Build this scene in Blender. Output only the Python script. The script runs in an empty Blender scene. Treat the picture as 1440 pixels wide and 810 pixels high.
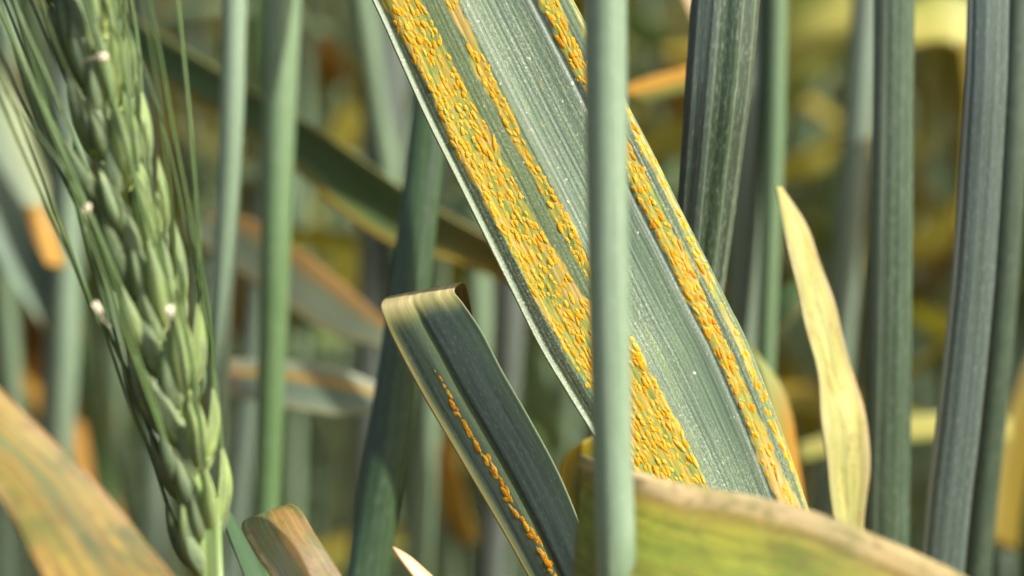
import bpy, math, random
import numpy as np
from mathutils import Vector

# ------------------------------------------------------------------ camera, world, sun, exposure
# one Blender unit is one centimetre
SC = bpy.context.scene
SC.unit_settings.system = 'METRIC'
SC.unit_settings.scale_length = 0.01
COL = SC.collection
random.seed(11)
RNG = np.random.default_rng(11)

CAM_Z, PITCH, FOCUS, WIDTH = 55.0, math.radians(9.0), 20.0, 9.4
cam_d = bpy.data.cameras.new('camera')
cam = bpy.data.objects.new('camera', cam_d)
COL.objects.link(cam)
cam.location = (0, 0, CAM_Z)
cam.rotation_euler = (math.radians(90) - PITCH, 0, 0)
cam_d.sensor_width = 36
cam_d.lens = 36 * FOCUS / WIDTH
cam_d.clip_start, cam_d.clip_end = 0.5, 60000
cam_d.dof.use_dof = True
cam_d.dof.focus_distance = FOCUS
APERTURE = 0.50                       # entrance pupil in cm
cam_d.dof.aperture_fstop = cam_d.lens * 1e-3 / APERTURE
SC.camera = cam

SUN_AZ, SUN_EL = math.radians(65), math.radians(45)     # azimuth: to the right, from behind the camera
sun_dir = Vector((math.sin(SUN_AZ) * math.cos(SUN_EL), -math.cos(SUN_AZ) * math.cos(SUN_EL), math.sin(SUN_EL)))
world = bpy.data.worlds.new('World')
SC.world = world
world.use_nodes = True
wn = world.node_tree
for n in list(wn.nodes): wn.nodes.remove(n)
sky = wn.nodes.new('ShaderNodeTexSky')
sky.sky_type = 'NISHITA'
sky.sun_disc = False
sky.sun_elevation = SUN_EL
sky.sun_rotation = math.pi - SUN_AZ
sky.dust_density = 5.0
sky.ozone_density = 0.3
bg = wn.nodes.new('ShaderNodeBackground')
bg.inputs['Strength'].default_value = 0.105
wo = wn.nodes.new('ShaderNodeOutputWorld')
wn.links.new(sky.outputs[0], bg.inputs['Color'])
wn.links.new(bg.outputs[0], wo.inputs['Surface'])

sun_d = bpy.data.lights.new('sun', 'SUN')
sun_d.energy = 4.6
sun_d.angle = math.radians(0.53)
sun_d.color = (1.0, 0.965, 0.91)
sun = bpy.data.objects.new('sun', sun_d)
COL.objects.link(sun)
sun.location = sun_dir * 300
sun.rotation_euler = sun_dir.to_track_quat('Z', 'Y').to_euler()

SC.view_settings.view_transform = 'Standard'
SC.view_settings.look = 'None'
SC.view_settings.exposure = 0.48
SC.view_settings.gamma = 1
SC.render.engine = 'CYCLES'
SC.cycles.use_denoising = True
SC.cycles.max_bounces = 6
SC.cycles.transparent_max_bounces = 4
SC.cycles.caustics_reflective = False
SC.cycles.caustics_refractive = False

# ------------------------------------------------------------------ geometry helpers
F = np.array([0, math.cos(PITCH), -math.sin(PITCH)])
U = np.array([0, math.sin(PITCH), math.cos(PITCH)])
R = np.array([1.0, 0, 0])
C0 = np.array([0, 0, CAM_Z])
KPX = WIDTH / FOCUS / 1440.0          # cm per photo pixel per cm of depth

def W(px, py, d):
    """The point of the field that stands d cm deep at a given place of the photograph (measured at 1440 x 810)."""
    return C0 + F * d + R * ((px - 720) * KPX * d) + U * (-(py - 405) * KPX * d)

def WP(pts, d=None):
    return np.array([W(p[0], p[1], p[2] if len(p) > 2 else d) for p in pts])

def lin(r, g, b):
    f = lambda c: (c / 12.92 if c <= 0.04045 else ((c + 0.055) / 1.055) ** 2.4)
    return (f(r / 255) * 1.03, f(g / 255), f(b / 255) * 0.92, 1.0)

def spline(P, n, t=None):
    """Catmull-Rom through the rows of P, n samples evenly spaced by chord length."""
    P = np.asarray(P, float)
    if len(P) == 2: P = np.array([P[0], (P[0] + P[1]) / 2, P[1]])
    if t is None: t = np.linspace(0, 1, n)
    seg = np.linalg.norm(np.diff(P[:, :3], axis=0), axis=1)
    s = np.concatenate([[0], np.cumsum(seg)]); s /= s[-1]
    Q = np.vstack([2 * P[0] - P[1], P, 2 * P[-1] - P[-2]])
    k = np.clip(np.searchsorted(s, t, side='right') - 1, 0, len(P) - 2)
    f = ((t - s[k]) / np.maximum(s[k + 1] - s[k], 1e-9))[:, None]
    a, b, c, d = Q[k], Q[k + 1], Q[k + 2], Q[k + 3]
    return 0.5 * (2 * b + (c - a) * f + (2 * a - 5 * b + 4 * c - d) * f ** 2 + (3 * b - a - 3 * c + d) * f ** 3)

def unit(v):
    return v / np.maximum(np.linalg.norm(v, axis=-1, keepdims=True), 1e-9)

def grid_faces(nv, nu, wrap=False):
    i = np.arange(nv - 1)[:, None]; j = np.arange(nu if wrap else nu - 1)[None, :]
    j2 = (j + 1) % nu
    a = i * nu + j; b = i * nu + j2; c = (i + 1) * nu + j2; d = (i + 1) * nu + j
    return np.stack([a, b, c, d], -1).reshape(-1, 4)

def mesh_from(name, V, Fc, uv_cm=None, uv_fr=None, attr=None, mat=None, smooth=True):
    me = bpy.data.meshes.new(name)
    Fc = np.asarray(Fc)
    me.vertices.add(len(V)); me.vertices.foreach_set('co', np.asarray(V, np.float32).ravel())
    me.loops.add(Fc.size); me.loops.foreach_set('vertex_index', Fc.ravel().astype(np.int32))
    me.polygons.add(len(Fc))
    me.polygons.foreach_set('loop_start', np.arange(0, Fc.size, Fc.shape[1], dtype=np.int32))
    me.polygons.foreach_set('loop_total', np.full(len(Fc), Fc.shape[1], np.int32))
    me.update(calc_edges=True)
    if smooth: me.polygons.foreach_set('use_smooth', np.ones(len(Fc), bool))
    for nm, uv in (('cm', uv_cm), ('frac', uv_fr)):
        if uv is not None:
            l = me.uv_layers.new(name=nm)
            l.data.foreach_set('uv', np.asarray(uv, np.float32).reshape(-1))
    if attr:
        for k, a in attr.items():
            at = me.attributes.new(k, 'FLOAT', 'POINT'); at.data.foreach_set('value', np.asarray(a, np.float32))
    if mat: me.materials.append(mat)
    me.validate()
    return me

def link(name, me, parent=None):
    o = bpy.data.objects.new(name, me); COL.objects.link(o)
    if parent is not None: o.parent = parent
    return o

def tag(o, label, cat, group=None):
    o['label'] = label; o['category'] = cat
    if group: o['group'] = group
    return o

def thing(name, label, cat, group=None):
    o = bpy.data.objects.new(name, None); COL.objects.link(o)
    o.empty_display_size = 0.5
    return tag(o, label, cat, group)

def ribbon_data(L, Rr, nu, nv, prof=None, toward=None):
    """A leaf blade between its two margins. prof(u, v) lifts it along its normal, in parts of its width."""
    t = np.linspace(0, 1, nv)
    A = spline(L, nv, t); B = spline(Rr, nv, t)
    u = np.linspace(0, 1, nu)
    P = A[:, None, :] * (1 - u)[None, :, None] + B[:, None, :] * u[None, :, None]
    mid = (A + B) / 2
    T = unit(np.gradient(mid, axis=0)); X = B - A; w = np.linalg.norm(X, axis=1)
    N = unit(np.cross(X, T))
    if toward is None:
        ref = -F
    else: ref = np.asarray(toward, float)
    if np.sum(N @ ref) < 0: N = -N
    if prof is not None:
        uu, vv = np.meshgrid(u, t)
        P = P + N[:, None, :] * (prof(uu, vv) * w[:, None])[:, :, None]
    arc = np.concatenate([[0], np.cumsum(np.linalg.norm(np.diff(mid, axis=0), axis=1))])
    return P, N, u, t, w, arc

def ribbon_mesh(name, L, Rr, mat, nu=20, nv=60, prof=None, toward=None, thick=0.016, attr_fn=None, data=None):
    P, N, u, t, w, arc = data if data is not None else ribbon_data(L, Rr, nu, nv, prof, toward)
    nv, nu = P.shape[:2]
    # real thickness: a front and a back sheet, joined along the margins
    dU = np.gradient(P, axis=1); dV = np.gradient(P, axis=0)
    n = unit(np.cross(dU, dV))
    flip = np.sum(n * N[:, None, :]) < 0
    if flip: n = -n
    back = P - n * thick
    V = np.concatenate([P.reshape(-1, 3), back.reshape(-1, 3)])
    f1 = grid_faces(nv, nu)
    f2 = f1[:, ::-1] + nv * nu
    if flip: f1, f2 = f1[:, ::-1], f2[:, ::-1]
    # joining strips
    M = nv * nu
    idx = np.arange(M).reshape(nv, nu)
    rim = np.concatenate([idx[:, 0], idx[-1, 1:], idx[::-1, -1][1:], idx[0, ::-1][1:-1]])
    nx = np.roll(rim, -1)
    f3 = np.stack([rim, nx, nx + M, rim + M], -1)
    if flip: f3 = f3[:, ::-1]
    if not flip: f3 = f3
    Fc = np.concatenate([f1, f2, f3])
    uu, aa = np.meshgrid(u, arc); tt = np.repeat(t[:, None], nu, 1)
    wm = np.mean(w)
    cm = np.stack([(uu - 0.5) * wm, aa], -1).reshape(-1, 2); fr = np.stack([uu, tt], -1).reshape(-1, 2)
    cm = np.concatenate([cm, cm]); fr = np.concatenate([fr, fr])
    at = None
    if attr_fn: at = {k: np.concatenate([a.ravel(), a.ravel()]) for k, a in attr_fn(P, u, t).items()}
    return mesh_from(name, V, Fc, cm[Fc.ravel()], fr[Fc.ravel()], at, mat)

def tube_mesh(name, pts, rad, mat, nr=14, nl=40, flat=1.0, ridge=None, cap=True, raw=False):
    """A stem along pts; rad: radius at each point; flat: depth over width; ridge(angle fraction, v) scales the radius."""
    P4 = np.column_stack([np.asarray(pts, float), np.asarray(rad, float)])
    S = spline(P4, nl) if len(pts) > 2 else P4[0] + (P4[1] - P4[0]) * np.linspace(0, 1, nl)[:, None]
    P, r = S[:, :3], np.maximum(S[:, 3], 0.002)
    T = unit(np.gradient(P, axis=0))
    c = np.array([0, -1.0, 0]) - T * (T @ np.array([0, -1.0, 0]))[:, None]
    bad = np.linalg.norm(c, axis=1) < 1e-3
    c[bad] = np.array([0, 0, 1.0]); c = unit(c)
    side = np.cross(T, c)
    f = np.linspace(0, 1, nr + 1); ph = 2 * math.pi * f
    v = np.linspace(0, 1, nl)
    rr = r[:, None] * np.ones_like(f)[None, :]
    if ridge is not None:
        ff, vv = np.meshgrid(f, v); rr = rr * ridge(ff, vv)
    V = P[:, None, :] - c[:, None, :] * (np.cos(ph) * flat)[None, :, None] * rr[:, :, None] - side[:, None, :] * np.sin(ph)[None, :, None] * rr[:, :, None]
    V = V.reshape(-1, 3)
    Fc = grid_faces(nl, nr + 1)
    arc = np.concatenate([[0], np.cumsum(np.linalg.norm(np.diff(P, axis=0), axis=1))])
    ff, aa = np.meshgrid(f, arc); vv = np.repeat(v[:, None], nr + 1, 1)
    rm = np.mean(r)
    cm = np.stack([ff * 2 * math.pi * rm, aa], -1).reshape(-1, 2); fr = np.stack([ff, vv], -1).reshape(-1, 2)
    if raw: return V, Fc, cm, fr
    return mesh_from(name, V, Fc, cm[Fc.ravel()], fr[Fc.ravel()], None, mat)

# ------------------------------------------------------------------ materials
class NT:
    def __init__(self, name):
        self.m = bpy.data.materials.new(name); self.m.use_nodes = True
        self.t = self.m.node_tree
        for n in list(self.t.nodes): self.t.nodes.remove(n)
    def n(self, typ, **kw):
        nd = self.t.nodes.new(typ)
        for k, v in kw.items():
            if hasattr(nd, k): setattr(nd, k, v)
            else: nd.inputs[k].default_value = v
        return nd
    def l(self, a, b): self.t.links.new(a, b)
    def math(self, op, a, b=None, clamp=False):
        nd = self.t.nodes.new('ShaderNodeMath'); nd.operation = op; nd.use_clamp = clamp
        for k, x in enumerate((a, b)):
            if x is None: continue
            if isinstance(x, (int, float)): nd.inputs[k].default_value = x
            else: self.l(x, nd.inputs[k])
        return nd.outputs[0]
    def uv(self, name, sx=1.0, sy=1.0):
        a = self.n('ShaderNodeUVMap'); a.uv_map = name
        mp = self.n('ShaderNodeMapping'); mp.inputs['Scale'].default_value = (sx, sy, 1)
        oi = self.n('ShaderNodeObjectInfo')
        cx = self.n('ShaderNodeCombineXYZ'); self.l(self.math('MULTIPLY', oi.outputs['Random'], 37.0), cx.inputs[2])
        ad = self.n('ShaderNodeVectorMath', operation='ADD')
        self.l(a.outputs[0], mp.inputs[0]); self.l(mp.outputs[0], ad.inputs[0]); self.l(cx.outputs[0], ad.inputs[1])
        return ad.outputs[0]
    def noise(self, vec, scale, detail=3, rough=0.5):
        nd = self.n('ShaderNodeTexNoise'); nd.inputs['Scale'].default_value = scale
        nd.inputs['Detail'].default_value = detail; nd.inputs['Roughness'].default_value = rough
        self.l(vec, nd.inputs['Vector']); return nd.outputs[0]
    def ramp(self, fac, stops, interp='LINEAR'):
        nd = self.n('ShaderNodeValToRGB'); cr = nd.color_ramp; cr.interpolation = interp
        while len(cr.elements) < len(stops): cr.elements.new(0.5)
        for e, (p, c) in zip(cr.elements, stops): e.position = p
        for e, (p, c) in zip(cr.elements, stops):
            e.position = p; e.color = c if isinstance(c, tuple) else (c, c, c, 1)
        self.l(fac, nd.inputs[0]); return nd
    def mix(self, fac, a, b, blend='MIX'):
        nd = self.n('ShaderNodeMix', data_type='RGBA', blend_type=blend)
        for k, x in ((0, fac), (6, a), (7, b)):
            if isinstance(x, (int, float, tuple)): nd.inputs[k].default_value = x
            else: self.l(x, nd.inputs[k])
        return nd.outputs[2]
    def finish(self, color, rough=0.5, spec=0.4, trans=0.0, bump=None, bump_s=0.3, tcol=None, coat=0.0, dist=0.01):
        p = self.n('ShaderNodeBsdfPrincipled')
        p.inputs['Roughness'].default_value = rough if isinstance(rough, (int, float)) else 0.5
        if not isinstance(rough, (int, float)): self.l(rough, p.inputs['Roughness'])
        p.inputs['Specular IOR Level'].default_value = spec
        p.inputs['Coat Weight'].default_value = coat
        p.inputs['Coat Roughness'].default_value = 0.35
        if isinstance(color, tuple): p.inputs['Base Color'].default_value = color
        else: self.l(color, p.inputs['Base Color'])
        nrm = None
        if bump is not None:
            b = self.n('ShaderNodeBump'); b.inputs['Strength'].default_value = bump_s; b.inputs['Distance'].default_value = dist
            self.l(bump, b.inputs['Height']); nrm = b.outputs[0]; self.l(nrm, p.inputs['Normal'])
        out = self.n('ShaderNodeOutputMaterial')
        sh = p.outputs[0]
        if trans > 0:
            t = self.n('ShaderNodeBsdfTranslucent')
            c2 = self.mix(1.0, color, tcol or (1.25, 1.3, 0.6, 1), 'MULTIPLY'); self.l(c2, t.inputs[0])
            mx = self.n('ShaderNodeMixShader'); mx.inputs[0].default_value = trans
            self.l(sh, mx.inputs[1]); self.l(t.outputs[0], mx.inputs[2]); sh = mx.outputs[0]
        self.l(sh, out.inputs[0])
        return self.m

def leaf_mat(name, stops, vstops=None, mott=None, wob=0.06, vein=0.25, veinf=16, rough=0.5, spec=0.4, trans=0.22, dust=0.25, bump=0.35, mscale=1.2, spots=None):
    """Blade colour across its width (stops), optional patches along its length (vstops, alpha = how much), mottles, veins, waxy dust."""
    k = NT(name)
    vec = k.uv('cm', 1, 0.25); vv = k.uv('cm', veinf / 4.0, 0.12)
    fr = k.n('ShaderNodeUVMap'); fr.uv_map = 'frac'
    sp = k.n('ShaderNodeSeparateXYZ'); k.l(fr.outputs[0], sp.inputs[0])
    nz = k.noise(vec, 2.4, 4, 0.6)
    ud = k.math('ADD', sp.outputs[0], k.math('MULTIPLY', k.math('SUBTRACT', nz, 0.5), wob * 2))
    col = k.ramp(ud, stops).outputs[0]
    if mott:
        m = k.ramp(k.noise(k.uv('cm', 1, 0.4), mscale, 5, 0.6), [(0.42, 0.0), (0.42 + 0.26, 1.0)]).outputs[0]
        col = k.mix(k.math('MULTIPLY', m, mott[1]), col, mott[0])
    if vstops:
        vd = k.math('ADD', sp.outputs[1], k.math('MULTIPLY', k.math('SUBTRACT', k.noise(vec, 3.0, 3), 0.5), 0.06))
        rp = k.ramp(vd, vstops); col = k.mix(rp.outputs[1], col, rp.outputs[0])
    if spots:
        m = k.ramp(k.noise(k.uv('cm', 1, 0.5), 4.2, 4, 0.7), [(0.50, 0.0), (0.62, 1.0)]).outputs[0]
        col = k.mix(k.math('MULTIPLY', m, spots[1]), col, spots[0])
        m = k.ramp(k.noise(k.uv('cm', 1, 0.55), 11, 3, 0.7), [(0.56, 0.0), (0.64, 1.0)]).outputs[0]
        col = k.mix(k.math('MULTIPLY', m, spots[1] * .8), col, spots[2])
    vn = k.noise(vv, 6.0, 3, 0.55)
    col = k.mix(1.0, col, k.ramp(vn, [(0.3, 1 - vein), (0.7, 1 + vein * 0.6)]).outputs[0], 'MULTIPLY')
    if dust > 0:
        dn = k.ramp(k.noise(k.uv('cm', 1, 0.25), 60, 2, 0.7), [(0.56, 0.0), (0.74, 1.0)]).outputs[0]
        col = k.mix(k.math('MULTIPLY', dn, dust), col, lin(205, 215, 200))
    return k.finish(col, rough, spec, trans, vn, bump)

def stem_mat(name, col, col2, edge=None, stops=None, streak=0.3, rough=0.34, spec=0.7, wax=0.25, vstops=None, bump=0.35):
    k = NT(name)
    a = k.noise(k.uv('cm', 5.0, 0.10), 3.0, 4, 0.6)
    base = k.mix(k.ramp(a, [(0.35, 0.0), (0.65, 1.0)]).outputs[0], col, col2)
    fr = k.n('ShaderNodeUVMap'); fr.uv_map = 'frac'
    sp = k.n('ShaderNodeSeparateXYZ'); k.l(fr.outputs[0], sp.inputs[0])
    if stops:
        rp = k.ramp(sp.outputs[0], stops); base = k.mix(rp.outputs[1], base, rp.outputs[0])
    if vstops:
        rp = k.ramp(sp.outputs[1], vstops); base = k.mix(rp.outputs[1], base, rp.outputs[0])
    f = k.noise(k.uv('cm', 9.0, 0.08), 5.0, 3, 0.6)
    base = k.mix(1.0, base, k.ramp(f, [(0.3, 1 - streak), (0.7, 1 + streak * 0.7)]).outputs[0], 'MULTIPLY')
    d = k.ramp(k.noise(k.uv('cm', 1, 0.16), 60, 2, 0.7), [(0.52, 0.0), (0.74, 1.0)]).outputs[0]
    base = k.mix(k.math('MULTIPLY', d, wax), base, lin(200, 212, 205))
    b = k.math('MULTIPLY', k.noise(k.uv('cm', 1, 0.3), 3.5, 3), 0.35)
    base = k.mix(b, base, col2)
    return k.finish(base, rough, spec, 0.0, f, bump)

def A(c, a): return (c[0], c[1], c[2], a)

# ------------------------------------------------------------------ setting: soil and sky
def soil():
    k = NT('soil')
    g = k.n('ShaderNodeTexCoord')
    a = k.noise(g.outputs['Object'], 0.35, 8, 0.65)
    col = k.ramp(a, [(0.3, lin(58, 46, 34)), (0.55, lin(98, 80, 58)), (0.75, lin(132, 112, 84))]).outputs[0]
    m = k.finish(col, 0.95, 0.1, 0, a, 1.0, dist=1.5)
    n = 61
    s = np.sinh(np.linspace(-7, 7, n)) / math.sinh(7) * 50000
    X, Y = np.meshgrid(s, s)
    Z = 0.6 * np.sin(X * 0.31) * np.cos(Y * 0.23) * (np.abs(X) < 600) * (np.abs(Y) < 600)
    me = mesh_from('ground', np.stack([X, Y + 100, Z], -1).reshape(-1, 3), grid_faces(n, n), mat=m)
    o = link('ground', me); o['kind'] = 'structure'
soil()

# ------------------------------------------------------------------ the rusted leaf in focus
L_PX = [(440, -170), (525, 0), (560, 77), (600, 165), (640, 245), (680, 325), (720, 405), (760, 485), (800, 552), (830, 600), (900, 712), (965, 830)]
R_PX = [(672, -280), (752, -108), (790, -30), (838, 60), (876, 135), (917, 213), (955, 290), (990, 358), (1025, 428), (1055, 490), (1112, 640), (1165, 800)]
S1 = ([(0, 537), (135, 608), (200, 633), (277, 677), (343, 713), (400, 742), (457, 773), (510, 803), (560, 838), (640, 880), (720, 925), (820, 980)],
      [(0, 592), (67, 627), (100, 643), (163, 677), (207, 700), (260, 727), (310, 753), (377, 795), (413, 815), (457, 880), (507, 907), (550, 930), (607, 960), (657, 983), (683, 995), (820, 1062)])
S2 = ([(0, 623), (33, 640), (63, 658), (93, 663), (150, 697), (190, 717), (227, 737), (310, 780), (363, 807), (420, 845)],
      [(0, 643), (33, 658), (63, 672), (93, 687), (150, 717), (190, 733), (227, 752), (310, 803), (363, 825), (420, 870)])
S3 = ([(0, 757), (33, 773), (77, 793), (128, 823), (197, 868), (237, 875), (283, 897), (317, 917), (357, 937), (417, 963), (453, 983), (500, 1007), (547, 1030), (587, 1047), (627, 1060), (673, 1077), (697, 1090), (820, 1150)],
      [(0, 785), (53, 806), (77, 820), (103, 828), (197, 882), (237, 904), (283, 927), (317, 943), (357, 966), (417, 991), (453, 1007), (500, 1031), (547, 1051), (587, 1068), (627, 1084), (673, 1104), (697, 1118), (820, 1175)])
S4 = ([(0, 800), (47, 822), (160, 881), (183, 889), (213, 902), (243, 922), (290, 945), (317, 954), (350, 970), (390, 987), (427, 1007), (487, 1037), (527, 1054), (593, 1080), (667, 1115), (708, 1131)],
      [(0, 808), (47, 828), (160, 889), (183, 900), (213, 916), (243, 933), (290, 953), (317, 966), (350, 984), (390, 1002), (427, 1018), (487, 1049), (527, 1065), (593, 1090), (667, 1124), (708, 1136)])
STRIPES = [S1, S2, S3, S4]
LP = WP([(x, y, 20.05 + 0.0000 * y) for x, y in L_PX])
RP = WP([(x, y, 20.25 + 0.00025 * y) for x, y in R_PX])
NU, NV = 181, 380

def leaf_prof(u, v):
    p = 0.020 * np.sin(math.pi * u) + 0.016 * np.cos(2 * math.pi * (u - 0.40) * 1.55)
    p -= 0.030 * np.clip((0.085 - u) / 0.06, 0, 1) ** 1.2        # margin turned back, its rim curling out again
    p += 0.013 * np.clip((0.034 - u) / 0.034, 0, 1)
    p -= 0.012 * np.clip((u - 0.90) / 0.10, 0, 1) ** 1.5
    p -= 0.010 * np.exp(-((u - 0.80) / 0.02) ** 2)
    p += 0.012 * np.exp(-((u - 0.43) / 0.05) ** 2)
    p += 0.006 * np.sin(7 * v + 5 * u)
    p += 0.0006 * np.sin(2 * math.pi * u * 31 + 0.8 * np.sin(9 * v)) + 0.0004 * np.sin(2 * math.pi * u * 47 + 2)
    return p

LD = ribbon_data(LP, RP, NU, NV, leaf_prof)
def project(P):
    d = P - C0
    z = d @ F
    return 720 + (d @ R) / z / KPX, 405 - (d @ U) / z / KPX
LX, LY = project(LD[0])
def stripe_s(k, x, y):
    l, r = STRIPES[k]
    xl = np.interp(y, [p[0] for p in l], [p[1] for p in l]); xr = np.interp(y, [p[0] for p in r], [p[1] for p in r])
    s = (x - xl) / (xr - xl)
    if k == 1: s = np.where(y > 430, 9, s)
    return s, xr - xl

def leaf_attrs(P, u, t):
    rust = np.zeros(P.shape[:2]); pale = np.zeros(P.shape[:2])
    for k in range(4):
        r = np.random.default_rng(40 + k)
        raw = r.normal(0, 1, (P.shape[0], 24))
        sm = np.apply_along_axis(lambda c: np.convolve(c, np.hanning(9) / 2.6, 'same'), 0, raw)
        wob = np.take_along_axis(sm, np.clip((LX - 500) / 30, 0, 23).astype(int), 1) * 1.7
        s, w = stripe_s(k, LX + wob, LY)
        e = 3.0 / w
        m = np.clip((s + e) / (2 * e), 0, 1) * np.clip((1 - s + e) / (2 * e), 0, 1)
        rust = np.maximum(rust, m if k < 3 else m * .72)
        if k == 1: pale = np.maximum(pale, m * np.clip(1 - np.abs(LY - 35) / 32, 0, 1) * 2)
        if k == 0: pale = np.maximum(pale, m * np.exp(-((LY - 415) / 60) ** 2) * np.clip((s - 0.45) * 3, 0, 1))
        if k == 2: pale = np.maximum(pale, m * np.clip((LY - 600) / 60, 0, 1))
        if k == 3: pale = np.maximum(pale, m * np.exp(-((LY - 460) / 24) ** 2))
    return {'rust': rust, 'pale': np.clip(pale, 0, 1)}

def main_leaf_mat():
    k = NT('waxy_rusted_blade')
    fr = k.n('ShaderNodeUVMap'); fr.uv_map = 'frac'
    sp = k.n('ShaderNodeSeparateXYZ'); k.l(fr.outputs[0], sp.inputs[0])
    vec = k.uv('cm', 1, 0.2)
    base = k.ramp(k.math('ADD', sp.outputs[0], k.math('MULTIPLY', k.math('SUBTRACT', k.noise(vec, 2, 4), 0.5), 0.03)),
                  [(0.0, lin(140, 156, 128)), (0.015, lin(124, 142, 116)), (0.04, lin(98, 118, 96)), (0.09, lin(94, 114, 92)), (0.30, lin(116, 140, 98)), (0.40, lin(116, 138, 108)),  # first stops lighten the dusty rim, painting it sunlit
                   (0.5, lin(90, 116, 92)), (0.72, lin(88, 114, 90)), (0.85, lin(92, 110, 104)), (0.965, lin(104, 128, 92)), (1, lin(132, 150, 100))]).outputs[0]
    vn = k.noise(k.uv('cm', 5.0, 0.06), 7.5, 4, 0.65)
    base = k.mix(1.0, base, k.ramp(vn, [(0.30, 0.62), (0.5, 1.0), (0.72, 1.2)]).outputs[0], 'MULTIPLY')
    yl = k.ramp(k.noise(k.uv('cm', 2.2, 0.12), 5, 4, 0.6), [(0.55, 0.0), (0.75, 0.55)]).outputs[0]
    base = k.mix(yl, base, lin(132, 156, 92))
    # lesions
    a = k.n('ShaderNodeAttribute'); a.attribute_name = 'rust'
    pa = k.n('ShaderNodeAttribute'); pa.attribute_name = 'pale'
    ln = k.noise(k.uv('cm', 3, 0.5), 5, 4, 0.6)
    les = k.ramp(ln, [(0.32, lin(126, 158, 84)), (0.45, lin(176, 182, 86)), (0.58, lin(214, 184, 74)), (0.74, lin(232, 206, 128))]).outputs[0]
    les = k.mix(k.math('MULTIPLY', pa.outputs['Fac'], 0.8), les, k.ramp(ln, [(0.35, lin(214, 186, 84)), (0.55, lin(220, 190, 118)), (0.7, lin(232, 214, 170))]).outputs[0])
    fac = k.ramp(k.math('ADD', a.outputs['Fac'], k.math('MULTIPLY', k.math('SUBTRACT', ln, 0.5), 0.5)), [(0.22, 0.0), (0.78, 1.0)]).outputs[0]
    spd = k.ramp(k.noise(k.uv('cm', 1, 0.5), 30, 3, 0.7), [(0.60, 0.0), (0.68, .55)]).outputs[0]
    base = k.mix(k.math('MULTIPLY', spd, k.ramp(k.noise(vec, 2.6, 3), [(0.48, 0.0), (0.66, 1.0)]).outputs[0]), base, lin(206, 176, 92))
    col = k.mix(fac, base, les)
    # waxy dust and stomata rows
    dn = k.noise(k.uv('cm', 1, 0.4), 90, 2, 0.75)
    big = k.ramp(k.noise(vec, 1.9, 3), [(0.38, 0.15), (0.64, 1.0)]).outputs[0]
    d = k.math('MULTIPLY', k.ramp(dn, [(0.49, 0.0), (0.68, 0.8)]).outputs[0], big)
    d = k.math('MULTIPLY', d, k.ramp(vn, [(0.38, 0.25), (0.6, 1.0)]).outputs[0])
    d = k.math('MULTIPLY', d, k.math('SUBTRACT', 1.0, k.math('MULTIPLY', fac, 0.6)))
    col = k.mix(d, col, lin(214, 222, 200))
    sp2 = k.ramp(k.noise(k.uv('cm', 1, 0.6), 24, 1, 0.5), [(0.73, 0.0), (0.79, 0.8)]).outputs[0]
    col = k.mix(sp2, col, lin(225, 230, 205))
    h = k.math('ADD', vn, k.math('MULTIPLY', dn, 0.35))
    return k.finish(col, 0.42, 0.5, 0.12, h, 0.38, dist=0.010)

leaf0 = thing('wheat_leaf', 'broad sunlit grey-green wheat leaf with raised orange rust stripes crossing behind the pale stem', 'leaf')
link('blade', ribbon_mesh('rusted_blade', LP, RP, main_leaf_mat(), data=LD, attr_fn=leaf_attrs, thick=0.02), leaf0)

def pustule_mat(name, c1, c2, c3):
    k = NT(name)
    g = k.n('ShaderNodeTexCoord'); oi = k.n('ShaderNodeObjectInfo')
    geo = k.n('ShaderNodeNewGeometry')
    nz = k.noise(geo.outputs['Position'], 14, 4, 0.65)
    rnd = k.math('ADD', k.math('MULTIPLY', nz, 0.75), k.math('MULTIPLY', oi.outputs['Random'], 0.25))
    col = k.ramp(rnd, [(0.3, c1), (0.5, c2), (0.68, c3)]).outputs[0]
    fine = k.noise(geo.outputs['Position'], 70, 2, 0.6)
    col = k.mix(1.0, col, k.ramp(fine, [(0.3, 0.8), (0.7, 1.15)]).outputs[0], 'MULTIPLY')
    return k.finish(col, 1.0, 0.0, 0.12, fine, 0.8, dist=0.008, tcol=(1.2, 1.0, 0.6, 1))
M_PUST = pustule_mat('rust_spores', lin(226, 160, 36), lin(242, 188, 52), lin(248, 212, 98))
M_PUST_D = pustule_mat('dry_rust_spores', lin(212, 138, 36), lin(232, 166, 48), lin(240, 194, 90))

def pustule_shape(seed):
    """A raised blister: unit half length along y, half width along x, height along z."""
    r = np.random.default_rng(seed)
    nr, nl = 12, 4
    V = [(0, 0, 1.0)]
    b = r.uniform(-0.16, 0.16, 3)
    for i in range(1, nl + 1):
        a = i / nl * math.pi / 2
        for j in range(nr):
            p = 2 * math.pi * j / nr
            q = 1 + b[0] * math.cos(2 * p + 1) + b[1] * math.cos(3 * p + 2) + 0.05 * r.uniform(-1, 1)
            x, y = math.cos(p) * math.sin(a) * q, math.sin(p) * math.sin(a) * q
            V.append((x + b[2] * y * y * 0.8, y, max(math.cos(a), 0) ** 0.8 - (0.35 if i == nl else 0)))
    T, Q = [], []
    for j in range(nr): T.append((0, 1 + j, 1 + (j + 1) % nr))
    for i in range(nl - 1):
        for j in range(nr):
            a0 = 1 + i * nr + j; a1 = 1 + i * nr + (j + 1) % nr
            T += [(a0, a0 + nr, a1 + nr), (a0, a1 + nr, a1)]
    return np.array(V), np.array(T)
P_SHAPES = [pustule_shape(s) for s in range(7)]
P_MESH = {}
for nm, m in (('a', M_PUST), ('b', M_PUST_D)):
    P_MESH[nm] = [mesh_from('pustule', V, T, mat=m) for V, T in P_SHAPES]

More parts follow.
